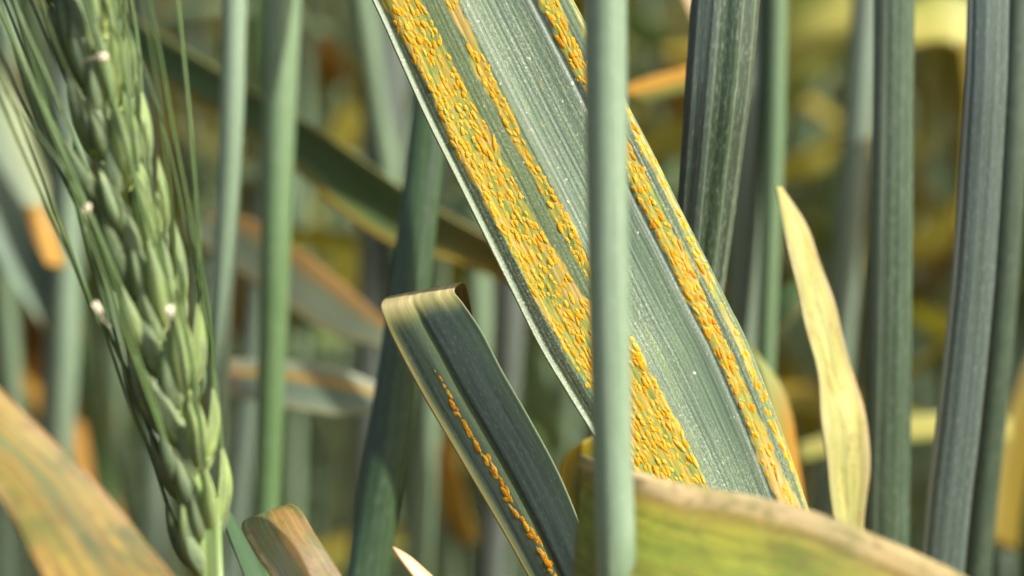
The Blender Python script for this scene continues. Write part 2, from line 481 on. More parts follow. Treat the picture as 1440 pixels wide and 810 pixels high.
def frame_at(P, N, fi, fj):
    """Point, along, across and normal of the blade at a fractional row and column."""
    i = min(max(int(fi), 1), P.shape[0] - 3); j = min(max(int(fj), 1), P.shape[1] - 3)
    a, b = fi - i, fj - j
    p = (P[i, j] * (1 - a) + P[i + 1, j] * a) * (1 - b) + (P[i, j + 1] * (1 - a) + P[i + 1, j + 1] * a) * b
    y = unit(P[i + 2, j] - P[i - 1, j]); x = P[i, min(j + 2, P.shape[1] - 1)] - P[i, max(j - 2, 0)]
    x = unit(x - y * (x @ y)); n = np.cross(x, y)
    if n @ N[i] < 0: x = -x; n = -n
    return p, x, y, n

def pustule_sites():
    out = []
    dv = LD[5][-1] / (NV - 1)
    for k in range(4):
        S = [stripe_s(k, LX[i], LY[i]) for i in range(NV)]
        wpx = [float(s[1][min(int(np.argmin(np.abs(s[0] - .5))), NU - 1)]) for s in S]
        gap = (6.2, 6.2, 6.2, 6.0)[k]
        nrow = int(np.ceil(max(wpx) / gap))
        for r in range(nrow):
            i = RNG.uniform(0, 4)
            while i < NV - 3:
                ii = int(i)
                s, w = S[ii]
                n_here = max(1, round(wpx[ii] / gap))
                f = (r + 0.5 + RNG.uniform(-.26, .26)) / n_here
                hl = RNG.choice([0.032, 0.046, 0.060, 0.080, 0.115], p=[.22, .28, .26, .16, .08]) * 0.76 * RNG.uniform(0.85, 1.15)
                j = int(np.searchsorted(s, f))
                if r < n_here and 1 < j < NU - 1 and s[j - 1] <= f <= s[j]:
                    yy = LY[ii, j]
                    fj = j - 1 + (f - s[j - 1]) / (s[j] - s[j - 1])
                    hw = min(RNG.uniform(0.0125, 0.0225), hl * .62)
                    keep = 0.82 if k == 0 else 0.88
                    if k == 0 and yy < 110: keep = 0.74
                    if k == 1 and 8 < yy < 62: keep = 0.0
                    if k == 1 and yy > 395: keep = 0.3
                    if k == 0 and f > 0.5 and abs(yy - 420) < 45: keep = 0.5
                    if k == 2 and yy > 615: keep = 0.5
                    if k == 3: keep = 0.85 if abs(yy - 460) > 26 else 0.12
                    if k == 3 and yy < 130: keep = 0.3
                    if -90 < yy < 790 and RNG.uniform() < keep:
                        out.append((k, i, fj, hl, hw, yy))
                        if RNG.uniform() < .22:      # ragged ones that have run together
                            out.append((k, min(i + RNG.uniform(-.7, .7) * hl / dv, NV - 4), min(max(fj + RNG.choice([-1, 1]) * RNG.uniform(1.2, 2.6), 1), NU - 2), hl * RNG.uniform(.35, .7), hw * RNG.uniform(.6, .9), yy))
                i += (1.95 * hl + RNG.uniform(-0.012, 0.05)) / dv
    return out

def add_pustules(parent, sites, P, N, stuff_after=300, lift=0.55):
    first = []
    rest_V, rest_F, off = [], [], 0
    order = sorted(sites, key=lambda s: -(s[3] * s[4]) * (1 if -5 < s[5] < 705 else 0.01))
    for n, (k, fi, fj, hl, hw, yy) in enumerate(order):
        p, x, y, nrm = frame_at(P, N, fi, fj)
        rot = RNG.normal(0, 0.14)
        x, y = x * math.cos(rot) + y * math.sin(rot), y * math.cos(rot) - x * math.sin(rot)
        h = hw * RNG.uniform(0.20, 0.50) * (.6 if k == 9 else 1) * lift / 0.55
        q = int(RNG.integers(len(P_SHAPES)))
        if n < stuff_after:
            dark = (k >= 2) if k < 9 else True
            o = link('pustule', P_MESH['b' if dark and RNG.uniform() < 0.75 else 'a'][q], parent)
            M = np.eye(4); M[:3, 0] = x * hw; M[:3, 1] = y * hl; M[:3, 2] = nrm * h; M[:3, 3] = p - nrm * 0.002
            from mathutils import Matrix
            o.matrix_basis = Matrix(M.tolist())
        else:
            V, T = P_SHAPES[q]
            rest_V.append(p - nrm * 0.002 + V[:, :1] * x * hw + V[:, 1:2] * y * hl + V[:, 2:] * nrm * h)
            rest_F.append(T + off); off += len(V)
    if rest_V:
        o = link('small_pustules', mesh_from('small_pustules', np.concatenate(rest_V), np.concatenate(rest_F), mat=M_PUST), parent)
        o['kind'] = 'stuff'
SITES = pustule_sites()
print('pustules', len(SITES))
add_pustules(leaf0, SITES, LD[0], LD[1])

# ------------------------------------------------------------------ stems one can tell apart
def stem_thing(label, pts, mat, nr=16, nl=44, flat=1.0, ridge=None, ground=True, name='wheat_stalk', cat='wheat stalk', group=None, up=9.0):
    """pts: (px, py, depth, width in photo px). Goes down to the soil and on above the frame."""
    P = [W(p[0], p[1], p[2]) for p in pts]; rad = [p[3] / 2 * KPX * p[2] for p in pts]
    d = unit(P[0] - P[1]); P = [P[0] + d * up] + P; rad = [rad[0] * 0.95] + rad
    if ground:
        e = P[-1]; d = P[-1] - P[-2]; d = d / -d[2]
        k = np.array([e[0] + d[0] * 4, e[1] + d[1] * 4, e[2] - 6.0])
        g = np.array([e[0] + d[0] * 14, e[1] + d[1] * 14, 0.0])
        P += [k, g]; rad += [rad[-1], rad[-1] * 1.1]
        nl += 20
    return tag(link(name, tube_mesh('stem', P, rad, mat, nr, nl, flat, ridge)), label, cat, group)

M_PALE = stem_mat('pale_stem', lin(144, 168, 144), lin(124, 150, 124), wax=0.35, streak=0.16)
M_GREEN = stem_mat('green_stem', lin(122, 150, 114), lin(100, 130, 96), wax=0.15, streak=0.2)
M_GREY = stem_mat('grey_stem', lin(136, 154, 138), lin(108, 128, 112), wax=0.3, streak=0.25)
M_DARK = stem_mat('dark_stem', lin(70, 98, 62), lin(48, 74, 46), wax=0.15, streak=0.5, bump=.6)
M_BLUE = stem_mat('blue_grey_stem', lin(112, 124, 118), lin(90, 102, 96), wax=0.4, streak=0.35, bump=0.6)
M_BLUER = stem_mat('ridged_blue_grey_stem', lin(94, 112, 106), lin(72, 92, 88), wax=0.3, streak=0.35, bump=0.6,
                   stops=[(0.30, A(lin(90, 100, 94), .6)), (0.44, A(lin(90, 108, 102), .3)), (0.45, A(lin(76, 90, 82), .7)), (0.47, A(lin(110, 128, 120), .6)), (0.56, A(lin(100, 118, 114), .5)), (0.57, A(lin(84, 96, 92), .7)), (0.60, A(lin(98, 116, 112), .5)), (0.655, A(lin(96, 110, 108), .6)), (0.675, A(lin(196, 206, 204), .85)), (0.72, A(lin(150, 162, 164), .8))])  # pale stops at the right paint a sun highlight along that rim
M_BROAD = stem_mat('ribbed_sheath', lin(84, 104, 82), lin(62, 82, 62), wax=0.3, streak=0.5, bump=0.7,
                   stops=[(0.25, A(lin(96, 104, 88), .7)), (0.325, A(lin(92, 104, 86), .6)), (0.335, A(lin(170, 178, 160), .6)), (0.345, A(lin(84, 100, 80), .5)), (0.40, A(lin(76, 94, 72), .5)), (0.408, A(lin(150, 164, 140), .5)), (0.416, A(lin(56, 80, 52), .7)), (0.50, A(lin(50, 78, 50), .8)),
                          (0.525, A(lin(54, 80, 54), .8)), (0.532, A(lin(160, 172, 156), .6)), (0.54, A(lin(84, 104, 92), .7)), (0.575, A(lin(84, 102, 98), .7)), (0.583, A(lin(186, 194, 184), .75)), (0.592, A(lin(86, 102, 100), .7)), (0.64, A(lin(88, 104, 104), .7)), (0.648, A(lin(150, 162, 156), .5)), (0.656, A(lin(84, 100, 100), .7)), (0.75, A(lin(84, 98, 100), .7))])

stem_thing('pale sage-green wheat stem passing in front of the rusted leaf', [(851, -40, 17.3, 60), (853, 200, 17.3, 58), (857, 450, 17.3, 57), (863, 700, 17.3, 56), (868, 850, 17.3, 56)], stem_mat('waxy_front_stem', lin(144, 168, 144), lin(118, 146, 120), wax=.35, streak=.36, bump=.6), 48, 60, ridge=lambda f, v: 1 + .006 * np.cos(f * 2 * math.pi * 22))
RB = lambda f, v: 1 + 0.05 * np.cos(f * 2 * math.pi * 9) + 0.03 * np.cos(f * 2 * math.pi * 23) - 0.13 * np.exp(-((f - 0.49) / 0.03) ** 2)
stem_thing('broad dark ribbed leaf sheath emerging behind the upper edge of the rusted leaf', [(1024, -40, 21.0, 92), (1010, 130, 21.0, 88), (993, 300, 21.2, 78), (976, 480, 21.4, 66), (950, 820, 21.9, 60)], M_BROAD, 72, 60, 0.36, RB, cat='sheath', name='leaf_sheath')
RB2 = lambda f, v: 1 + 0.03 * np.cos(f * 2 * math.pi * 13 + 1) + 0.02 * np.cos(f * 2 * math.pi * 29)
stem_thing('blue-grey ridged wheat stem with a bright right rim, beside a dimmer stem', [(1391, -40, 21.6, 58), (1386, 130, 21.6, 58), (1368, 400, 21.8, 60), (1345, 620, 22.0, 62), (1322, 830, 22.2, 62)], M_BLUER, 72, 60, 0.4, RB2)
stem_thing('dim grey-green wheat stem tucked behind the blue-grey ridged stem', [(1432, -40, 23.8, 40), (1422, 240, 23.8, 42), (1400, 520, 24, 44), (1368, 830, 24.4, 46)], stem_mat('dim_stem', lin(78, 98, 80), lin(60, 80, 62), wax=.25), 20)
stem_thing('dark green wheat stem with light right edge, between the cream leaf and blue-grey stem', [(1258, -40, 22.8, 56), (1255, 250, 22.8, 58), (1250, 520, 22.9, 62), (1243, 830, 23.2, 68)], stem_mat('deep_green_stem', lin(96, 116, 92), lin(66, 90, 68), wax=.3, streak=.5, bump=.6, stops=[(.36, A(lin(60, 84, 64), .6)), (.52, A(lin(78, 100, 76), .2)), (.63, A(lin(150, 164, 144), .75)), (.70, A(lin(96, 116, 92), .2))]), 64, flat=0.45, ridge=RB2)  # stops paint shade on the left and a highlight band on the right
stem_thing('thin grey wheat stem close behind the broad dark sheath', [(1062, -40, 26, 40), (1056, 150, 26, 42), (1046, 400, 26.3, 40), (1030, 820, 27, 40)], M_GREY)
stem_thing('slender bright green wheat stem beside the thin grey stem', [(1093, -40, 25.8, 30), (1088, 200, 25.8, 30), (1077, 480, 26, 28), (1066, 820, 26.4, 28)], M_GREEN)
stem_thing('blurred silvery wheat stem leaning between the slender green and dark green stems', [(1222, -60, 30, 40), (1205, 190, 30, 42), (1185, 420, 30.3, 40), (1160, 820, 31, 38)], M_GREY)
stem_thing('narrow pale green wheat stem beside the ear, left of the thicker soft green one', [(331, -40, 24.2, 35), (325, 200, 24.2, 34), (313, 430, 24.3, 32), (306, 560, 24.4, 32), (300, 830, 24.8, 32)], M_PALE, 18)
stem_thing('soft green wheat stem paler at the top than at the bottom, second from the ear', [(399, -40, 25.6, 52), (393, 150, 25.6, 46), (386, 400, 25.6, 42), (379, 600, 25.8, 38), (372, 830, 26, 36)],
           stem_mat('fading_stem', lin(146, 172, 140), lin(124, 154, 114), wax=.3, streak=.15, vstops=[(0.1, A(lin(120, 146, 118), 0)), (0.2, A(lin(84, 120, 68), .9))]), 18)
stem_thing('dark green wheat stem rising behind the folded leaf', [(622, -60, 23.8, 46), (608, 120, 23.6, 48), (586, 330, 23.4, 54), (556, 560, 23.2, 60), (516, 830, 23, 60)], M_DARK, 64, flat=.6, ridge=RB2)
stem_thing('blurred blue-green wheat stem at the left border', [(2, -40, 34, 40), (6, 200, 34, 42), (12, 560, 34.5, 40), (16, 820, 35, 40)], M_PALE)
stem_thing('blurred mint wheat stem under the tip of the drooping pale leaf', [(96, 380, 31, 36), (92, 500, 31, 38), (84, 620, 31.3, 40), (78, 830, 32, 40)], M_PALE, up=2)
stem_thing('blurred grey wheat stem seen through the awns right of the ear', [(205, -40, 36, 36), (203, 200, 36, 36), (215, 480, 36.5, 34), (222, 830, 37, 34)], M_GREY)
stem_thing('shadowed slate wheat stem in the gap between the soft green stem and the rusted leaf', [(548, -40, 33, 66), (540, 150, 33, 60), (528, 420, 33.5, 52), (515, 830, 34, 52)], M_BLUE)
stem_thing('shadowed slate wheat stem rising past the top of the folded leaf', [(722, 120, 30, 46), (716, 420, 30, 46), (708, 560, 30.4, 44), (690, 830, 31, 42)], M_BLUE)

# ------------------------------------------------------------------ leaves one can tell apart
def leaf_thing(label, L, Rr, mat, nu=22, nv=60, prof=None, toward=None, d=None, name='wheat_leaf', thick=0.018):
    return tag(link(name, ribbon_mesh('blade', WP(L, d), WP(Rr, d), mat, nu, nv, prof, toward, thick)), label, 'leaf')

gull = lambda a=0.05, b=0.0: (lambda u, v: -a * (1 - 4 * (u - .5) ** 2) + b * np.sin(6 * v + 2 * u))

# folded leaf
FL = [(600, 490, 21.50), (562, 432, 21.20), (548, 417, 20.85), (536, 427, 20.50), (540, 447, 20.35), (556, 484, 20.32), (600, 565, 20.30), (650, 650, 20.30), (700, 735, 20.30), (745, 815, 20.30), (800, 920, 20.30)]
FR = [(672, 480, 21.28), (660, 416, 20.98), (652, 396, 20.68), (638, 407, 20.28), (651, 427, 20.14), (678, 468, 20.11), (706, 522, 20.10), (745, 590, 20.10), (785, 665, 20.10), (818, 745, 20.10), (868, 880, 20.10)]
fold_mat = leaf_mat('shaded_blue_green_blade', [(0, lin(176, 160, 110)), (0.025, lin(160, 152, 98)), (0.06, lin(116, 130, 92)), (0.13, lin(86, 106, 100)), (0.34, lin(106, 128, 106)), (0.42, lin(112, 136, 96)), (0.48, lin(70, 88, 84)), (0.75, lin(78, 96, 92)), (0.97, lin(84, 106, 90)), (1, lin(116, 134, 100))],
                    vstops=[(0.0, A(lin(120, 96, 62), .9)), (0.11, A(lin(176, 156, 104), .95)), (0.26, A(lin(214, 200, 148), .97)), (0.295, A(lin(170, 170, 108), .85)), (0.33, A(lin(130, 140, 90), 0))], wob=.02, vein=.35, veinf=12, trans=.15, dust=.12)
folded = thing('wheat_leaf', 'dark blue-green leaf bent sharply over, tan crest, one thin orange rust line', 'leaf')
FOLD_D = ribbon_data(WP(FL), WP(FR), 44, 150, lambda u, v: 0.012 * np.cos(2 * math.pi * (u - .42)) * np.clip((v - .18) * 5, 0, 1) - 0.02 * np.exp(-((u - .42) / .05) ** 2) * np.clip((v - .17) * 8, 0, 1) + .022 * np.clip((.10 - u) / .10, 0, 1) * np.clip((v - .2) * 6, 0, 1))
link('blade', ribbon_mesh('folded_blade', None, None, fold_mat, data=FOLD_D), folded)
fx, fy = project(FOLD_D[0])
print('crest row', np.argmin(fy[:, 20]) / 149, np.argmin(fy[:, 5]) / 149, np.argmin(fy[:, 38]) / 149)
fs = []
i = 40.0
line = [(495, 602), (540, 622), (600, 655), (640, 680), (700, 715), (760, 752), (830, 792)]
dvf = FOLD_D[5][-1] / 149
while i < 146:
    ii = int(i)
    s = fx[ii] - np.interp(fy[ii], [p[0] for p in line], [p[1] for p in line])
    j = int(np.searchsorted(s, 0))
    if 1 < j < 42:
        yy = fy[ii, j]
        if 495 < yy < 830:
            wd = 0.5 + min((yy - 495) / 180, 1.0)
            for q in range(1 if yy < 560 else 2):
                if RNG.uniform() < 0.85:
                    fs.append((9, i + RNG.uniform(-.3, .3), j - .5 + RNG.normal(0, .62) * wd, RNG.uniform(.022, .065), RNG.uniform(.011, .022) * (0.8 + .3 * wd), yy))
    i += RNG.uniform(0.03, 0.085) / dvf
add_pustules(folded, fs, FOLD_D[0], FOLD_D[1])

# foreground leaves
leaf_thing('large yellow-green leaf with curling tan margin hiding the lower end of the rusted leaf',
           [(820, 640, 18.6), (850, 652, 18.2), (893, 667, 17.9), (950, 684, 17.7), (1010, 694, 17.6), (1070, 704, 17.5), (1130, 718, 17.4), (1190, 741, 17.3), (1250, 768, 17.2), (1300, 792, 17.1), (1350, 818, 17), (1450, 880, 16.8)],
           [(800, 860, 17.6), (835, 900, 17.0), (880, 930, 16.6), (940, 960, 16.3), (1000, 985, 16.1), (1060, 1005, 16.0), (1120, 1020, 15.9), (1180, 1040, 15.8), (1240, 1065, 15.7), (1290, 1085, 15.6), (1340, 1110, 15.5), (1440, 1160, 15.3)],
           leaf_mat('yellowing_blade', [(0, lin(214, 194, 152)), (0.07, lin(204, 182, 136)), (0.11, lin(150, 132, 64)), (0.2, lin(158, 158, 60)), (0.42, lin(146, 156, 60)), (0.7, lin(160, 154, 70)), (1, lin(150, 150, 70))],
                    mott=(lin(78, 108, 44), .8, 1.1), vstops=[(0.5, A(lin(160, 132, 78), 0)), (0.9, A(lin(158, 136, 72), .5))], trans=.2, dust=.05, wob=.08, vein=.3, veinf=8, spots=(lin(92, 108, 46), .5, lin(120, 96, 56))),
           30, 70, lambda u, v: 0.03 * np.exp(-(u / .10) ** 2) + 0.012 * np.sin(9 * v))
leaf_thing('orange and yellow diseased leaf slanting up to the lower left border under the ear',
           [(-160, 560, 16.2), (-60, 640, 16.2), (0, 700, 16.3), (60, 808, 16.4), (120, 930, 16.5)],
           [(-90, 460, 16.8), (0, 545, 16.8), (60, 603, 16.8), (140, 682, 16.9), (240, 806, 17), (320, 920, 17.1)],
           leaf_mat('orange_blade', [(0, lin(176, 142, 108)), (0.07, lin(140, 110, 60)), (0.25, lin(122, 108, 22)), (0.40, lin(128, 106, 26)), (0.47, lin(88, 96, 38)), (0.53, lin(76, 94, 38)), (0.58, lin(122, 104, 18)), (0.75, lin(134, 112, 28)), (0.93, lin(152, 128, 38)), (1, lin(140, 106, 76))],
                    mott=(lin(112, 112, 52), .7, 1.5), vstops=[(0.55, A(lin(170, 140, 46), 0)), (0.9, A(lin(180, 152, 50), .5))], trans=.15, dust=.06, wob=.16, vein=.45, veinf=9, spots=(lin(78, 90, 26), .85, lin(112, 84, 24))), 30, 60, gull(.03, .01))
leaf_thing('pale pinkish wheat leaf tip poking up beside the folded leaf', [(554, 768, 19.2), (566, 788, 19.2), (592, 822, 19.2), (640, 880, 19.2)], [(556, 769, 19.3), (580, 784, 19.3), (618, 818, 19.3), (690, 880, 19.3)],
           leaf_mat('pale_tip', [(0, lin(226, 190, 160)), (.5, lin(238, 220, 196)), (1, lin(200, 170, 130))], trans=.3, dust=0), 10, 20, gull(.08))
leaf_thing('olive wheat leaf arching over behind the pale stem, next to the folded leaf',
           [(900, 600, 22.4), (850, 610, 22.3), (812, 626, 22.2), (789, 652, 22.1), (790, 700, 22.1), (815, 780, 22.2), (850, 870, 22.4)], [(960, 700, 22.9), (920, 690, 22.8), (885, 695, 22.6), (870, 720, 22.4), (880, 760, 22.4), (910, 830, 22.5), (950, 900, 22.6)],
           leaf_mat('olive_blade', [(0, lin(178, 164, 62)), (.12, lin(160, 142, 36)), (.26, lin(96, 104, 34)), (.42, lin(58, 78, 34)), (.62, lin(140, 134, 40)), (1, lin(86, 98, 40))], mott=(lin(150, 138, 30), .4, 1.5), trans=.3, dust=0, wob=.05))
leaf_thing('cream-yellow withered leaf hanging between the slender green stem and the dark green stem',
           [(1092, 262, 21.95), (1102, 320, 21.85), (1118, 390, 21.75), (1138, 470, 21.65), (1150, 540, 21.65), (1160, 620, 21.65), (1172, 720, 21.65), (1180, 850, 21.75)], [(1100, 262, 22.05), (1136, 320, 22.10), (1160, 390, 22.10), (1182, 470, 22.10), (1204, 540, 22.10), (1222, 605, 22.10), (1219, 720, 22.10), (1216, 850, 22.15)],
           leaf_mat('cream_blade', [(0, lin(200, 190, 150)), (.25, lin(196, 192, 126)), (.6, lin(196, 196, 132)), (.8, lin(188, 184, 112)), (1, lin(194, 176, 140))], mott=(lin(150, 166, 96), .7, 1.2), trans=.25, dust=.08, vein=.3, veinf=9, spots=(lin(170, 168, 92), .6, lin(170, 146, 96))), 20, 90, lambda u, v: -.03 * (1 - 4 * (u - .5) ** 2) + .018 * np.sin(31 * v + 5 * u) + .02 * np.sin(17 * v - 4 * u) + .03 * np.sin(5 * v) * u)
leaf_thing('small leaf with an orange flank just behind the lower right margin of the rusted leaf',
           [(1055, 480, 24), (1075, 540, 24), (1090, 600, 24), (1108, 670, 24), (1125, 760, 24.1)], [(1068, 500, 24.2), (1098, 540, 24.2), (1114, 585, 24.2), (1122, 640, 24.2), (1140, 760, 24.3)],
           leaf_mat('orange_flank', [(0, lin(150, 150, 84)), (.45, lin(178, 150, 64)), (1, lin(206, 150, 56))], vstops=[(.15, A(lin(160, 172, 110), .9)), (.45, A(lin(160, 172, 110), 0))], trans=.3, dust=0))
leaf_thing('long dark green yellow-edged leaf slanting from the ear down to the rusted leaf',
           [(20, -20, 29), (110, 30, 28.5), (210, 105, 28), (300, 155, 27.6), (410, 235, 27.2), (480, 300, 27), (560, 348, 27), (650, 372, 27), (760, 420, 27.4)],
           [(60, -60, 29), (150, 4, 28.4), (240, 58, 27.8), (330, 112, 27.4), (430, 172, 27), (510, 226, 26.8), (590, 280, 26.8), (675, 328, 26.8), (790, 390, 27)],
           leaf_mat('dark_blade', [(0, lin(160, 138, 56)), (.07, lin(150, 136, 50)), (.15, lin(104, 128, 74)), (.5, lin(92, 124, 80)), (.88, lin(104, 132, 90)), (.95, lin(150, 158, 100)), (1, lin(160, 164, 108))], vstops=[(.74, A(lin(190, 150, 60), 0)), (.97, A(lin(186, 142, 50), .5))], trans=.2, dust=.1, wob=.05, vein=.35), 24, 70, gull(.12))
leaf_thing('grey-green leaf with an orange upper margin, slanting down behind the two soft green stems',
           [(260, 330, 29), (320, 372, 28.6), (400, 430, 28.2), (470, 472, 28), (545, 492, 27.8), (620, 540, 27.8)], [(300, 300, 29.1), (345, 305, 28.7), (420, 350, 28.3), (490, 405, 28.1), (560, 465, 27.9), (640, 520, 27.8)],
           leaf_mat('grey_orange_blade', [(0, lin(140, 138, 96)), (.3, lin(116, 128, 108)), (.66, lin(120, 130, 102)), (.80, lin(158, 126, 68)), (1, lin(166, 132, 82))], trans=.22, dust=.1, wob=.05))
leaf_thing('grey leaf with one yellow stripe lying level behind the soft green stem',
           [(300, 545, 27), (345, 560, 26.8), (410, 574, 26.6), (470, 584, 26.5), (520, 580, 26.5), (560, 566, 26.6)], [(285, 505, 27.3), (340, 505, 27.1), (410, 507, 26.9), (480, 519, 26.8), (530, 540, 26.8), (562, 562, 26.7)],
           leaf_mat('grey_yellow_blade', [(0, lin(166, 168, 132)), (.14, lin(124, 138, 118)), (.50, lin(100, 124, 110)), (.62, lin(170, 140, 70)), (.70, lin(170, 138, 66)), (.80, lin(140, 150, 128)), (1, lin(160, 168, 148))], vstops=[(.05, A(lin(196, 160, 120), .9)), (.22, A(lin(196, 160, 120), 0))], trans=.22, dust=.1, wob=.04))
leaf_thing('tan leaf bent over at the foot of the soft green stem',
           [(372, 730, 19.65), (352, 728, 19.45), (340, 740, 19.25), (358, 775, 19.05), (385, 818, 18.95), (420, 900, 18.95)], [(376, 728, 19.75), (398, 710, 19.65), (420, 714, 19.50), (444, 752, 19.30), (480, 808, 19.20), (530, 900, 19.15)],
           leaf_mat('tan_blade', [(0, lin(160, 152, 110)), (.15, lin(96, 112, 92)), (.40, lin(98, 112, 84)), (.55, lin(142, 118, 66)), (.8, lin(150, 124, 74)), (1, lin(136, 114, 76))], vstops=[(0, A(lin(180, 168, 118), .9)), (.2, A(lin(170, 158, 104), 0))], trans=.2, dust=.05, wob=.14, vein=.35, spots=(lin(96, 108, 54), .7, lin(120, 92, 50))), 20, 40)
leaf_thing('smooth deep green leaf running down beside the base of the ear',
           [(290, 660, 21), (318, 740, 21), (352, 830, 21), (390, 920, 21)], [(310, 700, 21.2), (346, 752, 21.2), (385, 830, 21.2), (440, 920, 21.2)],
           leaf_mat('deep_green_blade', [(0, lin(64, 92, 64)), (.5, lin(80, 112, 78)), (1, lin(70, 98, 70))], trans=.15, dust=.06))
leaf_thing('wide pale drooping leaf out of focus between the left border and the ear',
           [(-90, 150, 32), (-60, 250, 31.6), (-10, 350, 31.3), (40, 430, 31), (76, 480, 31)], [(10, 60, 32.6), (40, 180, 32.3), (76, 290, 32.0), (108, 400, 31.7), (118, 482, 31.4)],
           leaf_mat('mint_blade', [(0, lin(124, 148, 130)), (.5, lin(120, 144, 122)), (1, lin(170, 180, 130))], vstops=[(.85, A(lin(190, 170, 110), 0)), (1, A(lin(190, 170, 110), .8))], trans=.25, dust=.1))
leaf_thing('small orange-yellow leaf blurred between the drooping pale leaf and the ear', [(36, 290, 29.6), (44, 325, 29.6), (66, 372, 29.6)], [(62, 290, 29.8), (84, 330, 29.8), (94, 376, 29.8)],
           leaf_mat('amber_blade', [(0, lin(196, 150, 50)), (.5, lin(206, 160, 52)), (1, lin(170, 140, 60))], trans=.3, dust=0), 12, 24)
leaf_thing('orange-margined leaf at the top edge of the rusted leaf, pointing to the broad sheath',
           [(870, 150, 27), (920, 140, 27), (970, 128, 27), (1030, 110, 27)], [(868, 124, 27.2), (915, 108, 27.2), (965, 94, 27.2), (1030, 76, 27.2)],
           leaf_mat('amber_green_blade', [(0, lin(110, 120, 60)), (.35, lin(140, 134, 64)), (.6, lin(214, 160, 60)), (1, lin(222, 176, 84))], trans=.25, dust=0), 12, 24)
leaf_thing('pale pinkish dry leaf crossing high behind the top of the rusted leaf', [(940, -60, 28), (968, 10, 28), (995, 70, 28)], [(960, -60, 28.2), (990, 10, 28.2), (1008, 70, 28.2)],
           leaf_mat('dry_blade', [(0, lin(206, 180, 140)), (1, lin(220, 206, 176))], trans=.25, dust=0), 10, 20)
YEL = leaf_mat('lime_yellow_blade', [(0, lin(196, 190, 96)), (.4, lin(226, 220, 130)), (.7, lin(216, 214, 122)), (1, lin(180, 186, 96))], mott=(lin(140, 156, 70), .6, .8), trans=.35, dust=.05)
leaf_thing('broad lime-yellow leaf glowing out of focus between the slender green stem and silvery stem',
           [(1060, 150, 38), (1120, 100, 37.6), (1170, 70, 37.4), (1230, 20, 37.4), (1290, -60, 37.6)], [(1040, 60, 38.4), (1100, 10, 38), (1150, -20, 37.8), (1200, -70, 37.8), (1250, -140, 38)], YEL, 16, 40)
leaf_thing('lime-yellow leaf arching at the top from the dark green stem to the blue-grey stem',
           [(1240, 80, 33), (1280, 66, 33), (1320, 58, 33), (1350, 70, 33), (1376, 130, 33.2)], [(1240, 20, 33.3), (1285, 0, 33.3), (1330, -10, 33.3), (1375, 6, 33.4), (1410, 80, 33.6)], YEL, 16, 40)
leaf_thing('lower lime leaf blurred below the broad lime-yellow one', [(1100, 180, 40), (1150, 112, 40), (1190, 84, 40), (1250, 40, 40)], [(1060, 150, 40.3), (1130, 80, 40.3), (1180, 56, 40.3), (1240, 10, 40.3)], 
           leaf_mat('lime_blade', [(0, lin(120, 136, 60)), (.6, lin(180, 186, 96)), (1, lin(150, 164, 80))], trans=.3, dust=.05), 12, 30)
leaf_thing('mint green leaf curling behind the cream-yellow leaf', [(1070, 500, 27.5), (1092, 474, 27.3), (1120, 440, 27.2), (1150, 420, 27.2)], [(1062, 440, 27.8), (1085, 420, 27.6), (1110, 398, 27.5), (1150, 370, 27.4)],
           leaf_mat('mint_leaf', [(0, lin(186, 176, 124)), (.25, lin(140, 168, 120)), (1, lin(116, 154, 100))], trans=.3, dust=.05), 12, 30)
leaf_thing('pale straw leaf lying level between the cream-yellow leaf and the blue-grey stem', [(1120, 648, 29.5), (1190, 634, 29.5), (1260, 622, 29.5), (1340, 616, 29.5), (1420, 620, 29.6)], [(1120, 624, 30), (1190, 602, 30), (1260, 586, 30), (1340, 580, 30), (1420, 588, 30)],
           leaf_mat('straw_blade', [(0, lin(150, 158, 86)), (.5, lin(196, 188, 108)), (1, lin(186, 190, 120))], trans=.3, dust=.05), 14, 30)
leaf_thing('amber leaf leaning in at the right border behind the dim stem', [(1390, 760, 30), (1398, 680, 30), (1414, 600, 30), (1440, 520, 30), (1480, 420, 30)], [(1430, 780, 30.3), (1440, 700, 30.3), (1456, 620, 30.3), (1480, 540, 30.3), (1520, 440, 30.3)],
           leaf_mat('amber_blade_right', [(0, lin(166, 154, 92)), (.5, lin(150, 132, 52)), (1, lin(140, 124, 48))], trans=.3, dust=0), 12, 30)
leaf_thing('narrow bright yellow leaf edge hugging the left side of the blue-grey stem', [(1348, 60, 29), (1358, 140, 29), (1352, 240, 29), (1340, 330, 29.2)], [(1372, 60, 29.2), (1374, 140, 29.2), (1364, 240, 29.2), (1350, 330, 29.3)],
           leaf_mat('gold_blade', [(0, lin(130, 118, 40)), (1, lin(166, 140, 44))], trans=.35, dust=0), 8, 24)

# blurred lime, sage, olive and amber leaves further back
def patch(label, x, y, dx, dy, wid, d, mat):
    n = np.array([-dy, dx], float); n /= np.linalg.norm(n)
    c = [(x + dx * (f - .5) + 14 * n[0] * math.sin(3 * f), y + dy * (f - .5) + 14 * n[1] * math.sin(3 * f), wid * (.35 + 1.3 * f * (1 - f) * 2)) for f in np.linspace(0, 1, 6)]
    leaf_thing(label, [(a - n[0] * w / 2, b - n[1] * w / 2, d) for a, b, w in c], [(a + n[0] * w / 2, b + n[1] * w / 2, d + .5) for a, b, w in c], mat, 10, 24, gull(.05))
SAGE = leaf_mat('pale_sage_blade', [(0, lin(150, 172, 140)), (.5, lin(168, 188, 150)), (1, lin(140, 164, 130))], trans=.3, dust=.05)
OLV = leaf_mat('patch_olive_blade', [(0, lin(150, 140, 56)), (.5, lin(166, 158, 66)), (1, lin(140, 124, 48))], mott=(lin(110, 118, 46), .6, .8), trans=.35, dust=.03)
